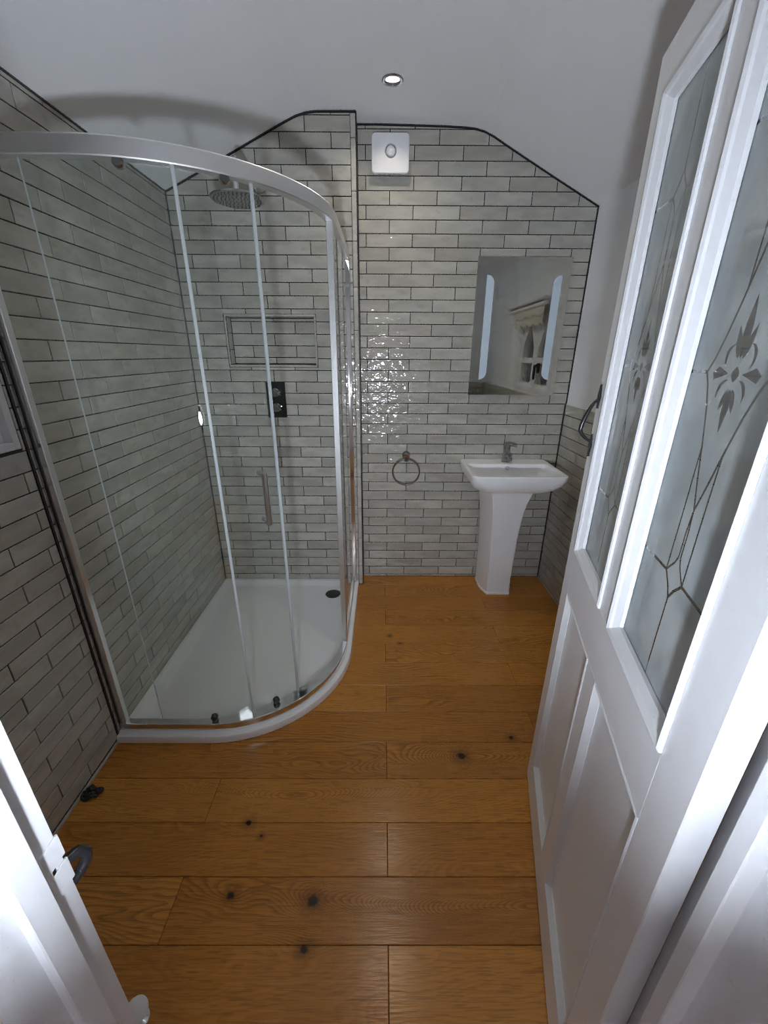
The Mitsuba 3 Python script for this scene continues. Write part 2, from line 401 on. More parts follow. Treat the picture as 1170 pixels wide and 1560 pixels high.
# left wall with the small window recess near the door
WY0, WY1, WZ0, WZ1 = 0.62, 1.204, 1.226, 1.80
left = lambda v: np.c_[XL + v[:, 2], v[:, 0], v[:, 1]]
wall_poly = sbox(YF - .02, -.02, YS + .02, 2.25).difference(sbox(WY0, WZ0, WY1, WZ1))
put('wall_left', extrude(wall_poly, .12, lambda v: np.c_[XL - .0028 - v[:, 2], v[:, 0], v[:, 1]]), 'grout')
lab('wall_left', 'long left wall of grey glazed brick tiles', kind='structure')
YD = 1.2225                                            # dark vertical joint where the shower begins
zt = 2.2395
inside = sbox(YD + .006, 0.036, YS - .004, zt)
rest = lay('wall_left', inside, left, ZS0, lambda r: 1.5474 if r % 2 else 1.4234, range(4, 40), (1.0, YS + .3))
outside = sbox(0.78, 0.016, YD - .006, zt).difference(sbox(WY0, WZ0, WY1, WZ1).buffer(.004, join_style=2))
win_r = [r for r in range(4, 41)]
restb = lay('wall_left', outside, left, ZS0, lambda r: 1.184 if r % 2 == 0 else 1.058, win_r, (0.5, 1.3), most=300 - COUNT['wall_left__tile'])
far = lay('wall_left', sbox(YF, 0.016, 0.78, zt).difference(sbox(WY0, WZ0, WY1, WZ1).buffer(.004, join_style=2)), left, ZS0, lambda r: 1.184 if r % 2 == 0 else 1.058, win_r, (0.0, 0.9), most=0)
k = put('tile_field', cat_(rest + restb + far), TILE[1], 'wall_left'); lab(k, kind='stuff')
put('skirting_tile', bx(XL - .004, XL + .004, YF, 1.21, 0.0, 0.0135, .002), TILE[4], 'wall_left')
put('edging', bx(XL - .006, XL + .003, YD - .0038, YD + .0038, 0.0, 2.242), 'black_trim', 'wall_left')
lab('wall_left__edging', 'black vertical joint beside the shower tray')
put('edging', bx(XL - .006, XL + .004, YF, YS, 2.2375, 2.2455), 'black_trim', 'wall_left')
put('edging', bx(XL - .004, XL + .005, YS - .005, YS + .004, 0.036, 2.242), 'black_trim', 'wall_left')

# window recess in the left wall: white frame and blind panel
fr = cat_([bx(XL - .07, XL + .002, WY1 - .022, WY1, WZ0, WZ1, .002), bx(XL - .07, XL + .002, WY0, WY0 + .022, WZ0, WZ1, .002),
           bx(XL - .07, XL + .002, WY0 + .022, WY1 - .022, WZ0, WZ0 + .022, .002), bx(XL - .07, XL + .002, WY0 + .022, WY1 - .022, WZ1 - .022, WZ1, .002)])
put('frame', fr, 'white_gloss_paint', 'window_1')
put('blind', bx(XL - .07, XL - .022, WY0 + .022, WY1 - .022, WZ0 + .022, WZ1 - .022, .002), 'white_plastic', 'window_1')
lab('window_1', 'small white window set into the tiled left wall', kind='structure')

# right wall: painted above a tiled dado, with a small window behind the open door
RY0, RY1, RZ0, RZ1 = 1.42, 2.20, 1.23, 1.80
right = lambda v: np.c_[XR - .0005 - v[:, 2], v[:, 0], v[:, 1]]
DADO = 1.212
put('wall_right', extrude(sbox(YF - .02, 1.0, YB + .02, 2.25).difference(sbox(RY0, RZ0, RY1, RZ1)), .14, lambda v: np.c_[XR + v[:, 2], v[:, 0], v[:, 1]]), 'plaster')
lab('wall_right', 'painted right wall above a tiled dado', kind='structure')
put('dado_backing', bx(XR + .0035, XR + .10, YF, YB + .02, -.02, 1.0), 'grout', 'wall_right')
put('dado_backing', bx(XR - .0032, XR + .05, YF, YB - .004, .0, DADO - .002), 'grout', 'wall_right')
rdado = lambda v: np.c_[XR - .006 - v[:, 2], v[:, 0], v[:, 1]]
lay('wall_right', sbox(YF + .01, 0.016, YB - .006, DADO), rdado, DADO + .0016, lambda r: 2.44 if r % 2 else 2.316, range(0, 19), (YF - .3, YB + .3))
put('skirting_tile', bx(XR - .010, XR - .002, YF, YB - .004, 0.0, 0.0135, .002), TILE[4], 'wall_right')
put('edging', bx(XR - .012, XR - .004, YB - .010, YB - .002, 0, DADO), 'black_trim', 'wall_right')
f = [bx(XR - .004, XR + .07, RY0, RY0 + .05, RZ0, RZ1, .004), bx(XR - .004, XR + .07, RY1 - .05, RY1, RZ0, RZ1, .004), bx(XR - .004, XR + .07, RY0 + .05, RY1 - .05, RZ0, RZ0 + .04, .004),
     bx(XR - .004, XR + .07, RY0 + .05, RY1 - .05, RZ1 - .05, RZ1, .004)]
put('frame', cat_(f), 'white_plastic', 'window_2')
lab('window_2', 'white window with pointed arched panes seen in the mirror', kind='structure')
wp = lambda v: np.c_[XR + .045 - v[:, 2], v[:, 0], v[:, 1]]
for c0 in (RY0 + .05, (RY0 + RY1) / 2 + .003):                # two casements, each with an arched pane over a square one
    c1 = c0 + (RY1 - RY0) / 2 - .053
    pane = Polygon([(c0 + .05, 1.475), (c1 - .04, 1.475), (c1 - .04, 1.55), ((c0 + c1) / 2 + .02, 1.70), ((c0 + c1) / 2 - .01, 1.70), (c0 + .05, 1.55)])
    low = sbox(c0 + .05, RZ0 + .06, c1 - .04, 1.435)
    cas = sbox(c0, RZ0 + .04, c1, RZ1 - .05).difference(pane).difference(low)
    put('casement', extrude(cas, .05, lambda v: np.c_[XR + .055 - v[:, 2], v[:, 0], v[:, 1]]), 'white_plastic', 'window_2')
    put('pane', flat(pane, lambda v: np.c_[XR + .03 + v[:, 2], v[:, 0], v[:, 1]]), 'window_glass', 'window_2')
    put('pane', flat(low, lambda v: np.c_[XR + .03 + v[:, 2], v[:, 0], v[:, 1]]), 'window_glass', 'window_2')
hm = cat_([bx(XR - .012, XR + .008, 1.915, 1.94, 1.37, 1.44, .004), bx(XR - .032, XR - .010, 1.918, 1.936, 1.41, 1.43, .004), bx(XR - .036, XR - .022, 1.915, 1.94, 1.325, 1.43, .004)])
put('handle', hm, 'black_iron', 'window_2'); lab('window_2__handle', 'black window handle')
# pelmet rail and lace valance
put('board', bx(XR - .075, XR + .002, 1.20, 2.06, 1.845, 1.862, .003), 'white_gloss_paint', 'curtain_pelmet')
put('rail', tube([(XR - .05, 1.22, 1.822), (XR - .05, 2.05, 1.822)], .013, 14), 'white_plastic', 'curtain_pelmet', smooth=50)
for y in (1.26, 2.02): put('bracket', bx(XR - .055, XR + .002, y, y + .02, 1.815, 1.846, .002), 'white_gloss_paint', 'curtain_pelmet')
lab('curtain_pelmet', 'white curtain rail and shelf over the window, seen in the mirror', 'curtain rail')
ys_ = np.linspace(1.40, 2.04, 120); rows_ = []
for q in np.linspace(0, 1, 12):
    drop = 0.098 + 0.020 * np.abs(np.sin(ys_ * 24)); xw = XR - .05 + .010 * np.sin(ys_ * 95) * (0.4 + .6 * q)
    rows_.append(np.c_[xw, ys_, 1.807 - drop * q])
vm = grid_mesh(rows_, False)
vm2 = vm.copy(); vm2.vertices[:, 0] += .0015; vm2.invert()
put('cloth', cat_([vm, vm2]), 'lace', 'lace_valance', smooth=60)
put('ruffle', cat_([tube([(XR - .052 + .008 * math.sin(t * 95), t, 1.755 + .008 * math.sin(t * 130)) for t in ys_], .006, 6)]), 'lace', 'lace_valance', smooth=60)
lab('lace_valance', 'cream lace valance hanging from the curtain rail in the mirror', 'curtain')

# front wall with the doorway (towards the hall)
FX0, FX1, FZ = -0.425, 0.452, 2.095
fw = sbox(XL - .1, -.02, XR + .1, 2.70).difference(sbox(FX0, -.1, FX1, FZ))
put('wall_front', extrude(fw, .19, lambda v: np.c_[v[:, 0], YF - .19 + v[:, 2], v[:, 1]]), 'plaster')
lab('wall_front', 'painted front wall around the doorway, seen in the mirror', kind='structure')
fd = lambda v: np.c_[v[:, 0], YF + .011 + v[:, 2], v[:, 1]]
lay('wall_front', sbox(.56, 0.016, XR - .012, DADO), fd, DADO + .0016, lambda r: .8 if r % 2 else .924, range(0, 19), (.2, 1.4))
put('dado_backing', bx(.555, XR - .01, YF - .01, YF + .008, 0, DADO - .002), 'grout', 'wall_front')

# the hall behind the camera
put('wall_hall', cat_([bx(-1.2, -1.12, -1.8, .128, -.02, 2.45), bx(1.12, 1.2, -1.8, .128, -.02, 2.45), bx(-1.2, 1.2, -1.88, -1.8, -.02, 2.45)]), 'plaster')
lab('wall_hall', 'plain painted walls of the hall behind the camera', kind='structure')
put('ceiling_hall', bx(-1.2, 1.2, -1.88, .128, 2.40, 2.48), 'plaster'); lab('ceiling_hall', 'plain hall ceiling behind the camera', kind='structure')
put('body', bx(-.35, .35, -1.10, -.40, 2.358, 2.401, .01), 'white_plastic', 'hall_ceiling_lamp')
lab('hall_ceiling_lamp', 'square flat ceiling lamp in the hall behind the camera', 'ceiling lamp')

# ------------------------------------------------------------------ door frame (linings, stops, architraves)
ZH = 2.062                                              # head
def lining(name, s, xf, stop0, stop1, pr=.012):
    """s=-1 left, +1 right; xf lining face, stop 12 mm proud"""
    put(name, bx(xf, xf + s * .03, .13, YF + .001, 0, ZH + .03, .0015), 'white_gloss_paint', 'door_frame')
    put('door_stop_bead', bx(xf - s * pr, xf + s * .004, stop0, stop1, 0, ZH, .0015), 'white_gloss_paint', 'door_frame')
    put('architrave', bx(xf + s * .004, xf + s * .075, .105, .132, 0, ZH + .07, .005), 'white_gloss_paint', 'door_frame')
lining('lining', -1, -0.400, .252, .2845)
lining('lining', 1, 0.409, .262, .2845, .028)
put('lining', bx(-.43, .462, .13, YF + .001, ZH, ZH + .03, .0015), 'white_gloss_paint', 'door_frame')
put('door_stop_bead', bx(-.40, .432, .252, .2845, ZH - .012, ZH + .004, .0015), 'white_gloss_paint', 'door_frame')
put('architrave', bx(-.475, .507, .105, .132, ZH + .004, ZH + .07, .005), 'white_gloss_paint', 'door_frame')
lab('door_frame', 'white painted door frame with stops, chipped paint and a latch keep', kind='structure')
# latch keep painted over on the left rebate, black lip behind it
put('keep_plate', cat_([bx(-.4015, -.3975, .292, .3215, .862, .900, .001), bx(-.4015, -.3975, .292, .3215, .908, .944, .001), bx(-.4015, -.3978, .291, .300, .898, .910, .001)]), 'white_gloss_paint', 'door_frame')
put('keep_hole', bx(-.404, -.3984, .2945, .306, .898, .912, .002), 'dark_chrome', 'door_frame')
lab('door_frame__keep_hole', 'rusty latch hole in the painted keep')
lip = [(-.405, .320, .848), (-.402, .332, .850), (-.397, .341, .860), (-.396, .342, .872), (-.400, .336, .884), (-.405, .320, .888)]
put('keep_lip', tube(np.array([np.interp(np.linspace(0, 5, 25), range(6), [q[i] for q in lip]) for i in range(3)]).T, .0068, 10), 'black_iron', 'door_frame', smooth=50)
lab('door_frame__keep_lip', 'curved black iron lip behind the latch keep')

# ------------------------------------------------------------------ the glazed door, open into the room
DB = np.array([0.557, 1.085]); DD = np.array([-0.24362, -0.96987]); DN = np.array([0.96987, -0.24362])
DT = 0.037; W = 0.789; DZ0, DZ1 = 0.008, 2.052
def dpl(v):                                            # (s, z, t) -> world, t away from the camera's side
    v = np.asarray(v, float)
    xy = DB + v[:, :1] * DD + v[:, 2:3] * DN
    return np.c_[xy, v[:, 1]]
def dbx(s0, s1, z0, z1, t0=0.0, t1=DT, ch=.0016):
    m = bx(s0, s1, z0, z1, t0, t1, ch)
    m.vertices = dpl(m.vertices)
    if m.volume < 0: m.invert()
    return m
D = 'door_1'
S1, M0, M1, H0 = 0.078, 0.357, 0.428, 0.708            # stile, muntin, hinge stile edges
GZ0, GZ1, PZ0, PZ1 = 0.985, 1.965, 0.140, 0.850
put('stile', dbx(0, S1, DZ0, DZ1), 'white_gloss_paint', D)
put('stile', dbx(H0, W, DZ0, DZ1), 'white_gloss_paint', D)
put('rail', dbx(S1 - .002, H0 + .002, GZ1, DZ1), 'white_gloss_paint', D)
put('rail', dbx(S1 - .002, H0 + .002, PZ1, GZ0), 'white_gloss_paint', D)
put('rail', dbx(S1 - .002, H0 + .002, DZ0, PZ0), 'white_gloss_paint', D)
put('muntin', dbx(M0, M1, GZ0 - .001, GZ1 + .001), 'white_gloss_paint', D)
put('muntin', dbx(M0, M1, PZ0 - .001, PZ1 + .001), 'white_gloss_paint', D)

def bead(s0, s1, z0, z1, prof, name):
    """mitred moulding round an opening; prof [(inset, t)] closed"""
    rings = []
    for (a, b, sa, sb) in ((s0, z0, 1, 1), (s1, z0, -1, 1), (s1, z1, -1, -1), (s0, z1, 1, -1), (s0, z0, 1, 1)):
        rings.append([(a + sa * i, b + sb * i, t) for i, t in prof])
    for q in range(4):
        m = grid_mesh(rings[q:q + 2], True, True, True)
        m.vertices = dpl(m.vertices)
        if m.volume < 0: m.invert()
        put(name, m, 'white_gloss_paint', D)
GL = [(0.0, 0.004), (0.0, -0.004), (0.004, -0.0065), (0.009, -0.003), (0.011, 0.001), (0.022, 0.010), (0.022, 0.017), (0.0, 0.017)]
GLB = [(i, DT - t) for i, t in GL]
PN = [(0.0, 0.004), (0.0, -0.001), (0.003, -0.0025), (0.006, 0.001), (0.015, 0.011), (0.015, 0.016), (0.0, 0.016)]
PNB = [(i, DT - t) for i, t in PN]
OPEN = [(S1, M0), (M1, H0)]
for s0, s1 in OPEN:
    bead(s0, s1, GZ0, GZ1, GL, 'glazing_bead'); bead(s0, s1, GZ0, GZ1, GLB, 'glazing_bead')
    bead(s0, s1, PZ0, PZ1, PN, 'panel_moulding'); bead(s0, s1, PZ0, PZ1, PNB, 'panel_moulding')
    put('panel', dbx(s0 + .003, s1 - .003, PZ0 + .003, PZ1 - .003, .013, DT - .013), 'white_gloss_paint', D)

# etched glass: frosted sheet with clear lines, leaves and petals let into it
def ribbon(pts, w): return LineString(pts).buffer(w / 2, cap_style=2, join_style=1)
def leaf(cx, cz, ang, L, w, taper=.25):
    t = np.linspace(0, 1, 14); wd = w * np.sin(np.pi * t ** (1 - taper)) * .5
    a = math.radians(ang); d, n = np.array([math.cos(a), math.sin(a)]), np.array([-math.sin(a), math.cos(a)])
    P = [np.array([cx, cz]) + d * L * q + n * x for q, x in zip(t, wd)] + [np.array([cx, cz]) + d * L * q - n * x for q, x in zip(t[::-1], wd[::-1])]
    return Polygon(P).buffer(0)
def crescent(cx, cz, r, a0, a1, w):
    o = arc((cx, cz), r, a0, a1, 12); n = len(o)
    inn = [((r - w * math.sin(math.pi * i / (n - 1))) , a) for i, a in enumerate(np.linspace(a0, a1, n))]
    return Polygon(o + [(cx + q * math.cos(math.radians(a)), cz + q * math.sin(math.radians(a))) for q, a in inn[::-1]]).buffer(0)
for s0, s1 in OPEN:
    g0, g1 = s0 + .012, s1 - .012; c = (g0 + g1) / 2; hw = (g1 - g0) / 2
    zc = 1.474
    pane = sbox(g0, GZ0 + .012, g1, GZ1 - .012)
    lines = []
    for s in (-1, 1):
        for v in (-1, 1):                               # diamond round the flower, crossing tails, side links: the same above and below
            Q = lambda *q: [(c + s * a, zc + v * b) for a, b in q]
            lines.append(ribbon(Q((.072, 0), (.060, .017), (.046, .046), (.028, .097), (.013, .145), (0, .181)), .0042))
            lines.append(ribbon(Q((.028, .097), (.0275, .20), (.028, .289)), .0036))
            lines.append(ribbon(Q((0, .181), (.003, .215), (.003, .255), (.009, .268), (.028, .289)), .0036))
            lines.append(ribbon(Q((.028, .289), (hw + .01, .293)), .0050))
            lines.append(ribbon(Q((.028, .289), (.011, .306), (0, .323)), .0048))
        lines.append(ribbon([(c + s * .072, zc), (c + s * (hw + .01), zc - .001)], .0045))
    for v in (-1, 1): lines.append(ribbon([(c, zc + v * .323), (c, zc + v * .52)], .0036))
    petals = [leaf(c, zc + .018, 90, .072, .017), leaf(c - .005, zc + .018, 110, .042, .012), leaf(c + .005, zc + .018, 70, .042, .012), leaf(c, zc - .018, 270, .055, .015),
              leaf(c - .004, zc - .018, 246, .032, .011), leaf(c + .004, zc - .018, 294, .032, .011), leaf(c, zc - .010, 90, .019, .017, 0),
              Polygon([(c - .015, zc), (c - .042, zc + .008), (c - .055, zc), (c - .049, zc - .009)]), Polygon([(c + .015, zc), (c + .042, zc + .008), (c + .055, zc), (c + .049, zc - .009)]),
              crescent(c - .019, zc + .020, .015, 80, 250, .006), crescent(c + .019, zc + .020, .015, -70, 100, .006),
              crescent(c - .016, zc - .024, .017, 75, 215, .006), crescent(c + .016, zc - .024, .017, -35, 105, .006)]
    petals = [q.intersection(pane) for q in petals]
    allp = unary_union(petals)
    lines = [l.intersection(pane).difference(allp) for l in lines]
    merged = []
    for l in lines:
        l = l.difference(unary_union(merged)) if merged else l
        merged.append(l)
    frost = pane.difference(unary_union(lines + petals))
    pl = lambda v: dpl(np.c_[v[:, 0], v[:, 1], v[:, 2] + .0185])
    k = put('glass_pane', flat(frost, pl), 'frosted_glass', D)
    lab(k, 'frosted glass pane with an etched flower')
    for l in merged:
        if l.area > 1e-6: put('clear_line', flat(l if l.geom_type == 'Polygon' else unary_union([g for g in getattr(l, 'geoms', [l]) if g.geom_type == 'Polygon']), pl), 'etched_clear', k)
    for q in petals:
        if q.area > 1e-6 and q.geom_type == 'Polygon': put('clear_petal', flat(q, pl), 'etched_clear', k)
lab(D, 'white panelled door with two tall frosted glass panes, standing open', kind='structure')

# pull handle near the free edge
def dpt(s, z, t): return dpl([(s, z, t)])[0]
hs = .022
pts = [(hs, 1.392, -.003), (hs, 1.384, -.010), (hs, 1.370, -.018), (hs, 1.350, -.025), (hs, 1.328, -.031), (hs, 1.312, -.033), (hs, 1.300, -.027), (hs, 1.289, -.015), (hs, 1.282, -.003)]
P = np.array([dpt(*q) for q in pts]); tt = np.linspace(0, len(pts) - 1, 40)
P = np.c_[[np.interp(tt, range(len(pts)), P[:, i]) for i in range(3)]].T
rad = .0046 + .0012 * np.cos(np.linspace(-np.pi, np.pi, 40))
k = put('handle', tube(P, rad, 12), 'black_iron', D, smooth=50); lab(k, 'black iron pull handle')
def leafplate(z0, z1, w):
    q = [(0, z0), (w * .5, z0 + (z1 - z0) * .35), (w, z0 + (z1 - z0) * .5), (w * .5, z0 + (z1 - z0) * .68), (0, z1), (-w * .5, z0 + (z1 - z0) * .68), (-w, z0 + (z1 - z0) * .5), (-w * .5, z0 + (z1 - z0) * .35)]
    m = trimesh.creation.extrude_polygon(Polygon(q), .005, engine='earcut'); m.vertices = dpl(np.c_[m.vertices[:, 0] + hs, m.vertices[:, 1], -m.vertices[:, 2]])
    if m.volume < 0: m.invert()
    return m
put('rose', leafplate(1.368, 1.427, .011), 'black_iron', 'door_1__handle')
put('rose', leafplate(1.243, 1.302, .011), 'black_iron', 'door_1__handle')
for z in (.24, 1.80):
    put('hinge', tube([(0.3665 + .048, .3165, z - .05), (0.3665 + .048, .3165, z + .05)], .006, 12), 'satin_aluminium', D, smooth=40)

# ------------------------------------------------------------------ shower tray (offset quadrant)
def quad_path(xr, yf, R, n=40, x_start=XL + .001, y_end=YS - .001):
    """from the left wall along the front, round the corner, back to the end wall; (points, outward normals)"""
    P = [(x, yf) for x in np.linspace(x_start, xr - R, 12)]; N = [(0, -1)] * 12
    a = np.radians(np.linspace(-90, 0, n))[1:]
    P += [(xr - R + R * math.cos(q), yf + R + R * math.sin(q)) for q in a]; N += [(math.cos(q), math.sin(q)) for q in a]
    P += [(xr, y) for y in np.linspace(yf + R, y_end, 12)[1:]]; N += [(1, 0)] * 11
    return np.array(P), np.array(N)
TX, TY, TR = -0.162, 1.208, 0.545
def tray_ring(d, dw, z):
    P, _ = quad_path(TX - d, TY + d, TR - d * .6, 40, XL + dw, YS - dw)
    xs = np.linspace(TX - d, XL + dw, 14)[1:-1]; ys2 = np.linspace(YS - dw, TY + d, 16)[:-1]
    return np.array([(p[0], p[1], z) for p in P] + [(x, YS - dw, z) for x in xs] + [(XL + dw, y, z) for y in ys2])
rings = [tray_ring(d, dw, z) for d, dw, z in ((0.002, .001, 0.0), (0, .001, .003), (0, .001, .030), (.003, .001, .035), (.008, .001, .0365), (.021, .001, .037), (.0225, .002, .0375), (.0235, .003, .0435),
                                             (.026, .004, .0455), (.055, .022, .0455), (.062, .030, .044), (.085, .060, .032), (.10, .075, .0285), (.14, .11, .0265))]
tm = grid_mesh(rings)
last = rings[-1]; cen = np.array([[-.62, 1.85, .0245]]); n = len(last)
lid = trimesh.Trimesh(np.vstack([last, cen]), np.array([(i, (i + 1) % n, n) for i in range(n)]), process=False)
tray = cat_([tm, lid]); tray.merge_vertices()
if tray.face_normals[np.argmax(tray.triangles_center[:, 0] > 9) if False else -1][2] < 0: tray.invert()
put('body', tray, 'acrylic', 'shower_tray', smooth=35)
dr_ = lathe([(0, .006), (.012, .0065), (.014, .0055), (.030, .0058), (.032, .0045), (.044, .004), (.050, .001), (.050, 0), (0, 0)], 40)
dr_.apply_translation([-.322, 2.286, .0262]); put('drain', dr_, 'dark_chrome', 'shower_tray', smooth=35); lab('shower_tray__drain', 'round dark chrome waste cover')
lab('shower_tray', 'white quadrant shower tray on the oak floor in the left corner', 'shower tray')

# ------------------------------------------------------------------ shower enclosure
EX, EY, ER = -0.192, 1.248, 0.590                       # glass line
E_ = 'shower_enclosure'
P, N = quad_path(EX, EY, ER, 48, XL + .012, YS - .012)
put('top_rail', sweep(P, [(-.016, 1.944), (.012, 1.944), (.014, 1.947), (.014, 1.984), (.011, 1.988), (-.014, 1.988), (-.016, 1.985)], N), 'satin_aluminium', E_, smooth=30)
PO, NO = quad_path(TX - .0235, TY + .0235, TR - .0235, 48, XL + .012, YS - .012)
def sweep2(section):
    return grid_mesh([[(*(((po + no * d) if o else (pi + ni * d))), z) for o, d, z in section] for pi, ni, po, no in zip(P, N, PO, NO)], True, True, True)
put('bottom_rail', sweep2( [(0, -.014, .0465), (1, .0, .0465), (1, .0012, .052), (1, .0005, .0535), (1, .0005, .0765), (1, -.001, .079), (1, -.004, .080), (0, -.012, .080), (0, -.014, .077)]), 'chrome', E_, smooth=30)
lab(E_ + '__top_rail', 'curved satin silver top rail'); lab(E_ + '__bottom_rail', 'curved chrome bottom rail')
L = np.r_[0, np.cumsum(np.linalg.norm(np.diff(P, axis=0), axis=1))]
def at(l, d=0.0):
    i = min(max(np.searchsorted(L, l) - 1, 0), len(L) - 2); f = (l - L[i]) / (L[i + 1] - L[i])
    p = P[i] + f * (P[i + 1] - P[i]); nn = N[i] * (1 - f) + N[i + 1] * f; nn = nn / np.linalg.norm(nn)
    return p + nn * d, nn
def nearest(x, y):
    ls = np.linspace(0, L[-1], 4000); q = np.array([at(l)[0] for l in ls]); return ls[np.argmin(np.hypot(q[:, 0] - x, q[:, 1] - y))]
l1, l2, l3 = nearest(-.545, 1.296), nearest(-.385, 1.422), nearest(-.195, 1.755)
l0 = nearest(-.905, 1.25)
def sheet(la, lb, d, z0, z1, n=40):
    ls = np.linspace(la, lb, n); q = np.array([at(l, d)[0] for l in ls])
    return grid_mesh([np.c_[q, np.full(n, z0)], np.c_[q, np.full(n, z1)]], False)
def upright(l, d0, d1, hw, z0, z1, ch=.0015):
    p, nn = at(l); t = np.array([-nn[1], nn[0]])
    m = bx(d0, d1, -hw, hw, z0, z1, ch)
    v = m.vertices.copy(); m.vertices = np.c_[p + v[:, :1] * nn + v[:, 1:2] * t, v[:, 2]]
    if m.volume < 0: m.invert()
    return m
ZG0, ZG1 = .074, 1.95
def panel(la, lb, d, name, seals):
    k = put(name, sheet(la, lb, d, ZG0, ZG1), 'clear_glass', E_, smooth=True)
    for l in seals: put('seal', upright(l, d - .005, d + .005, .0048, ZG0, ZG1), 'seal_strip', k)
    return k
panel(.02, l1, .006, 'fixed_panel', [l1])
kd = panel(l0, l2, -.006, 'sliding_door', [l2])
put('edge', upright(l0, -.009, -.003, .0009, ZG0, ZG1), 'seal_strip', kd)
panel(l3, L[-1] - .015, .004, 'fixed_panel', [])
put('door_jamb', upright(l3, -.012, .014, .007, ZG0, ZG1), 'satin_aluminium', E_)
put('door_jamb_seal', upright(l3 + .010, -.006, .006, .003, ZG0, ZG1), 'rubber', E_)
put('wall_channel', bx(XL + .001, XL + .036, EY - .012, EY + .012, .0465, 1.95, .002), 'brushed_chrome', E_)
put('wall_channel', bx(EX - .013, EX + .017, YS - .034, YS - .001, .0465, 1.95, .003), 'chrome', E_)
for x, y, z in ((-.69, 1.25, .094), (-.455, 1.34, .094), (-.66, 1.25, 1.937), (-.435, 1.36, 1.937)):
    l = nearest(x, y); p, nn = at(l, .002)
    w = lathe([(0, -.012), (.011, -.012), (.0138, -.009), (.0138, .004), (.010, .009), (0, .010)], 24)
    put('roller', orient(w, (p[0], p[1], z), (nn[0], nn[1], 0)), 'dark_chrome' if z < 1 else 'steel', kd, smooth=35)
# bar handle on the sliding door
lh = nearest(-.437, 1.372); p0, nn = at(lh, -.004); p1 = p0 + nn * .046 + np.array([.004, 0])
zt_, zb_ = 1.108, .935
hb = cat_([tube([(p1[0], p1[1], zb_ - .008), (p1[0], p1[1], zt_ + .008)], .0100, 16), tube([(p0[0], p0[1], zt_), (p1[0], p1[1], zt_)], .0075, 14), tube([(p0[0], p0[1], zb_), (p1[0], p1[1], zb_)], .0075, 14)])
put('handle', hb, 'chrome', kd, smooth=45)
lab(kd + '__handle', 'chrome bar handle')
lab(E_, 'curved glass shower enclosure with silver rails around the white tray', 'shower enclosure')

# ------------------------------------------------------------------ shower head, valve
HX, HY, HZ = -.625, 2.10, 2.105
S = 'rain_shower'
hd = lathe([(0, .030), (.016, .030), (.020, .022), (.030, .016), (.090, .011), (.1085, .009), (.111, .006), (.111, .001), (.1085, -.001), (0, -.001)], 64)
hd.apply_translation([HX, HY, HZ]); put('plate', hd, 'steel', S, smooth=30)
noz = []
for i, r in enumerate((.018, .034, .050, .066, .082, .097)):
    for q in range(6 * (i + 1)):
        a = 2 * math.pi * q / (6 * (i + 1)) + i * .2
        c = trimesh.creation.cone(radius=.0032, height=.004, sections=6); c.vertices[:, 2] *= -1; c.invert(); c.apply_translation([HX + r * math.cos(a), HY + r * math.sin(a), HZ - .001]); noz.append(c)
k = put('nozzles', cat_(noz), 'rubber', S); lab(k, 'dark rubber spray nozzles', kind='stuff')
armp = [(HX, HY, HZ + .028), (HX, HY, HZ + .11), (HX, HY + .004, HZ + .135), (HX, HY + .018, HZ + .152), (HX, HY + .045, HZ + .158), (HX + .004, YS - .09, HZ + .160), (HX + .012, YS - .004, HZ + .160)]
put('arm', tube(armp, .0105, 16), 'chrome', S, smooth=45)
put('flange', orient(lathe([(0, .010), (.014, .010), (.018, .007), (.030, .005), (.032, 0), (0, 0)], 36), (HX + .013, YS - .001, HZ + .160), (0, -1, 0)), 'chrome', S, smooth=35)
lab(S, 'round chrome rain shower head on an arm from the tiled wall', 'shower head')
V = 'shower_valve'
put('plate', bx(-.676, -.566, YS - .012, YS + .001, 1.143, 1.343, .003), 'dark_chrome', V)
for z in (1.285, 1.202):
    kn = cat_([lathe([(0, .046), (.017, .045), (.020, .042), (.021, .012), (.024, .010), (.024, 0), (0, 0)], 36), bx(.010, .036, -.004, .004, .028, .038, .002)])
    put('knob', orient(kn, (-.621, YS - .011, z), (0, -1, 0), (1, 0, -.35)), 'steel', V, smooth=35)
lab(V, 'dark chrome rectangular shower valve with two round knobs below the niche', 'shower valve')

# ------------------------------------------------------------------ basin on its pedestal
B = 'pedestal_basin'
BX, BZ = 0.767, 0.866
def ring(z, hx, y0, y1, r, n=9):
    cy, hy = (y0 + y1) / 2, (y1 - y0) / 2
    return [(BX + a, cy + b, z) for a, b in rrect(hx, hy, r, n)]
yb = YB - .002
br = [ring(.742, .10, 2.30, yb - .02, .05), ring(.744, .15, 2.24, yb - .01, .07), ring(.753, .195, 2.205, yb, .08), ring(.775, .235, 2.175, yb, .075), ring(.805, .258, 2.155, yb, .06), ring(.835, .268, 2.147, yb, .045),
      ring(.858, .271, 2.145, yb, .035), ring(.8645, .2705, 2.1455, yb, .033), ring(.867, .268, 2.148, yb, .031), ring(.867, .256, 2.160, yb - .004, .026), ring(.8655, .251, 2.165, 2.452, .024), ring(.861, .248, 2.169, 2.447, .024),
      ring(.835, .240, 2.180, 2.440, .030), ring(.800, .215, 2.205, 2.425, .040), ring(.787, .185, 2.23, 2.405, .05), ring(.782, .10, 2.27, 2.38, .05), ring(.780, .02, 2.315, 2.345, .014)]
bm = grid_mesh(br, True, True, True)
put('bowl', bm, 'porcelain', B, smooth=40)
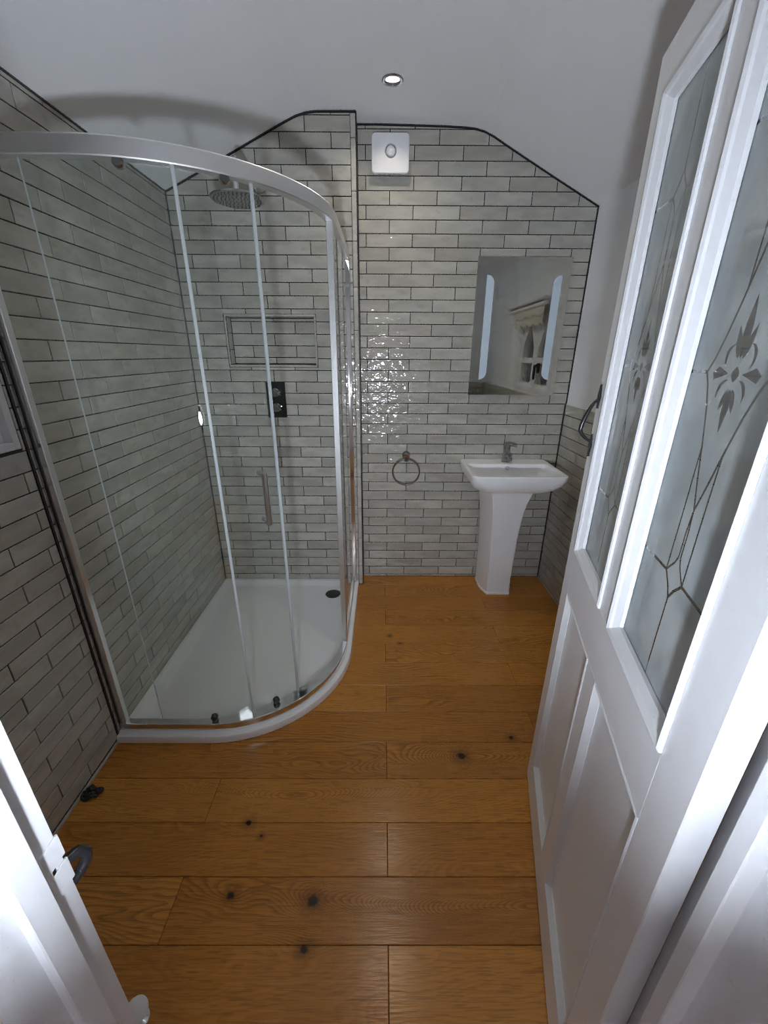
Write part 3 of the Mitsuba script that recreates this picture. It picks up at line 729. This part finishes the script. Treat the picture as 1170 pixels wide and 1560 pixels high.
def ped(z, w, y0, y1):
    f, b = w * .5, w * .5 + .028
    pts = []
    pts += arc((BX + f - .008, y0 + .008), .008, -90, -25, 5); pts += [(BX + b, y0 + .085), (BX + b, y1)]
    pts += [(BX - b, y1), (BX - b, y0 + .085)]; pts += arc((BX - f + .008, y0 + .008), .008, 205, 270, 5)
    return [(x + .004, y, z) for x, y in pts]
pr = [ped(z, w, y0, YB - .03) for z, w, y0 in ((0, .158, 2.325), (.012, .158, 2.325), (.016, .151, 2.329), (.15, .153, 2.328), (.30, .160, 2.325), (.42, .168, 2.322), (.52, .180, 2.316), (.60, .196, 2.308), (.67, .220, 2.295), (.72, .245, 2.280), (.76, .262, 2.27))]
put('pedestal', grid_mesh(pr, True, True, True), 'porcelain', B, smooth=28)
k = put('overflow', orient(lathe([(.006, -.004), (.0065, .003), (.0105, .004), (.013, .002), (.013, -.002)], 28), (BX + .006, 2.4405, .838), (0, -1, .22)), 'chrome', B, smooth=35); lab(k, 'chrome overflow ring')
k = put('waste', orient(lathe([(0, .005), (.012, .0055), (.024, .004), (.030, .002), (.030, 0), (0, 0)], 28), (BX, 2.33, .7795), (0, 0, 1)), 'chrome', B, smooth=35); lab(k, 'chrome waste')
lab(B, 'white ceramic basin on a tall flared pedestal', 'basin')
# tap
TP, TXX, TYY = 'basin_tap', BX + .008, 2.505
put('body', orient(lathe([(0, .088), (.020, .088), (.0215, .085), (.0195, .060), (.0205, .030), (.022, .006), (.026, .004), (.026, 0), (0, 0)], 32), (TXX, TYY, .866), (0, -.05, 1)), 'steel', TP, smooth=35)
sp = cat_([tube([(TXX, TYY - .01, .900), (TXX, TYY - .055, .914), (TXX, TYY - .098, .905)], [.015, .0135, .012], 16), tube([(TXX, TYY - .094, .908), (TXX, TYY - .096, .893)], .0105, 14)])
put('spout', sp, 'steel', TP, smooth=45)
lv = cat_([lathe([(0, .026), (.012, .026), (.021, .020), (.022, .002), (.020, 0), (0, 0)], 28), tube([(0, 0, .016), (.020, -.014, .022), (.052, -.030, .014)], [.008, .007, .0055], 12)])
put('lever', orient(lv, (TXX, TYY - .004, .956), (0, -.12, 1)), 'steel', TP, smooth=40)
lab(TP, 'chrome mixer tap standing on the back of the basin', 'tap')
# towel ring
R = 'towel_ring'
RXc, RZc = .150, .795
put('mount', cat_([orient(lathe([(0, .058), (.016, .058), (.019, .054), (.019, .012), (.025, .009), (.026, 0), (0, 0)], 32), (RXc, YB - .001, .893), (0, -1, 0)),
                   tube([(RXc, YB - .050, .893), (RXc, YB - .050, .862)], .012, 16)]), 'steel', R, smooth=35)
cc = [(RXc + .086 * math.cos(a), YB - .050 + .004 * (1 - math.sin(a)), RZc + .086 * math.sin(a) - .006) for a in np.linspace(0, 2 * math.pi, 61)]
put('ring', tube(cc, .0048, 12, caps=False), 'steel', R, smooth=60)
lab(R, 'chrome towel ring on the tiled wall left of the basin', 'towel ring')
# mirror cabinet glass
MI = 'wall_mirror'
MX0, MX1, MZ0, MZ1, MY = .511, 1.022, 1.270, 1.986, 2.528
put('back_box', bx(MX0 + .01, MX1 - .01, MY + .004, YB + .001, MZ0 + .01, MZ1 - .01, .002), 'satin_aluminium', MI)
def strip(x0, x1, outer_left):
    z0, z1, r = 1.357, 1.902, x1 - x0
    p = Polygon([(0, z0), (0, z1)] + arc((0, z1 - r), r, 90, 0, 8) + arc((0, z0 + r), r, 0, -90, 8))
    c = np.array(p.exterior.coords)[:-1]
    c[:, 0] = (x0 + c[:, 0]) if outer_left else (x1 - c[:, 0])
    return Polygon(c).buffer(0)
st = [strip(.566, .609, True), strip(.934, .979, False)]
mg = sbox(MX0, MZ0, MX1, MZ1)
for q in st: mg = mg.difference(q)
put('glass', extrude(mg, .004, lambda v: np.c_[v[:, 0], MY + v[:, 2], v[:, 1]]), 'mirror_silver', MI)
for q in st:
    k = put('light_strip', extrude(q, .004, lambda v: np.c_[v[:, 0], MY + v[:, 2], v[:, 1]]), 'light_diffuser', MI)
lab(MI + '__light_strip', 'frosted pale blue light strip, unlit')
lab(MI, 'frameless bathroom mirror with two frosted light strips above the basin', 'mirror')

# extractor fan
F = 'extractor_fan'
fx0, fx1, fz0, fz1, fy = -.061, .125, 2.341, 2.503, 2.512
q = [(a + (fx0 + fx1) / 2, b + (fz0 + fz1) / 2) for a, b in rrect((fx1 - fx0) / 2, (fz1 - fz0) / 2, .016, 6)]
def inset_ring(d, y): 
    hx, hz = (fx1 - fx0) / 2 - d, (fz1 - fz0) / 2 - d
    return [(a + (fx0 + fx1) / 2, y, b + (fz0 + fz1) / 2) for a, b in rrect(hx, hz, max(.016 - d * .5, .004), 6)]
put('housing', grid_mesh([inset_ring(.010, YB + .002), inset_ring(.008, fy + .012), inset_ring(.0, fy + .010), inset_ring(0, fy + .003), inset_ring(.003, fy)], True, True, True), 'white_plastic', F, smooth=30)
ctr = ((fx0 + fx1) / 2 + .002, fy, 2.430)
k = put('vent_ring', orient(lathe([(.021, -.003), (.022, .003), (.026, .0045), (.0285, .002), (.029, -.003)], 40), ctr, (0, -1, 0)), 'grey_plastic', F, smooth=35); lab(k, 'grey ring around the dome')
put('dome', orient(lathe([(0, .008), (.010, .0075), (.018, .0045), (.021, -.002), (0, -.003)], 40), ctr, (0, -1, 0)), 'white_plastic', F, smooth=40)
for i in range(5): put('grille_slot', bx(fx0 + .03 + i * .026, fx0 + .048 + i * .026, fy + .018, fy + .042, fz0 + .0085, fz0 + .011), 'grey_plastic', F)
lab(F, 'white square extractor fan high on the tiled wall', 'extractor fan')

# ceiling downlights
def downlight(x, y, label, k=1.0):
    d = uniq('downlight'); z = ceil_z(x)
    b = lathe([(.0285, .030), (.0285, .012), (.030, .000), (.033, -.0040), (.041, -.0042), (.045, -.0012), (.045, .0015), (.039, .0015), (.039, .030)], 44); b.apply_translation([x, y, z])
    scene[d + '__bezel'] = mikit.ply(b, 'steel', smooth=35)
    c = lathe([(0, .034), (.040, .034), (.040, .026), (.0265, .024), (0, .024)], 40); c.apply_translation([x, y, z]); scene[d + '__lamp_holder'] = mikit.ply(c, 'satin_aluminium', smooth=35)
    scene[d + '__lamp'] = {'type': 'disk', 'to_world': T().translate([x, y, z + .018]).rotate([1, 0, 0], 180).scale(.0262), 'bsdf': {'type': 'ref', 'id': 'white_plastic'},
                           'emitter': {'type': 'area', 'radiance': rgb(DOWN * k, DOWN * k * .90, DOWN * k * .74)}}
    labels[d + '__lamp'] = {'label': 'warm glowing lamp face'}
    lab(d, label, 'ceiling light', 'downlights in a row along the ceiling')
downlight(.035, 2.22, 'small round lit downlight in the ceiling in front of the extractor fan')
downlight(.040, 1.50, 'small round lit downlight in the middle of the ceiling, mirrored in the oak floor')
downlight(.045, 0.78, 'small round lit downlight in the ceiling just inside the doorway', 0.06)

# ------------------------------------------------------------------ small things on the floor
DS = 'door_stop'
put('post', orient(lathe([(0, 0), (.020, 0), (.020, .004), (.011, .010), (.009, .052), (0, .052)], 24), (-.578, .468, 0), (.0, 0, 1)), 'chrome', DS, smooth=35)
put('cap', orient(lathe([(0, 0), (.012, 0), (.022, .004), (.025, .010), (.024, .015), (.019, .017), (0, .018)], 28), (-.578, .470, .046), (.35, -.55, .75)), 'white_plastic', DS, smooth=35)
lab(DS, 'chrome door stop with a white disc cap on the floor behind the left door frame', 'door stop')
th = np.linspace(0, 2 * np.pi, 40)
wob = [(-1.052 + (.030 + .008 * math.sin(5 * a)) * math.cos(a), 1.003 + (.020 + .005 * math.sin(3 * a + 1)) * math.sin(a), .008 + .005 * math.sin(4 * a)) for a in th]
put('dark_scrap', cat_([tube(wob, .0055, 8), tube([(x * .6 + -1.052 * .4, y * .5 + 1.003 * .5, z + .004) for x, y, z in wob], .006, 8)]), 'rubber', smooth=60)
lab('dark_scrap', 'small dark crumpled loop lying on the floor against the left tiled wall', 'scrap')

# hand-held work light in the hall (the source of the hard shadows)
lp, la = np.array(LIGHT['pos'], float), np.array(LIGHT['aim']); la = la / np.linalg.norm(la)
hood = lathe([(.084, .0915), (.081, .0915), (.082, -.003), (.0, -.003), (.0, -.030), (.040, -.030), (.084, -.004)], 48)
put('hood', orient(hood, lp, la), 'black_mat', 'work_light', smooth=30)
scene['work_light__lamp'] = {'type': 'disk', 'to_world': T().look_at(origin=list(lp), target=list(lp + la), up=[0, 0, 1]).scale(.045), 'bsdf': {'type': 'ref', 'id': 'white_plastic'},
                             'emitter': {'type': 'area', 'radiance': rgb(*[LIGHT['rad'] * c for c in LIGHT['tint']])}}
back_ = lp - la * .03
put('pole', tube([(back_[0], back_[1], back_[2]), (back_[0], back_[1] - .03, back_[2] - .05), (back_[0], back_[1] - .03, .03)], .012, 12), 'black_mat', 'work_light', smooth=40)
put('foot', orient(lathe([(0, .03), (.02, .03), (.13, .012), (.14, 0), (0, 0)], 32), (back_[0], back_[1] - .03, 0), (0, 0, 1)), 'black_mat', 'work_light', smooth=35)
lab('work_light', 'round work light on a slim stand in the hall behind the camera', 'work light')
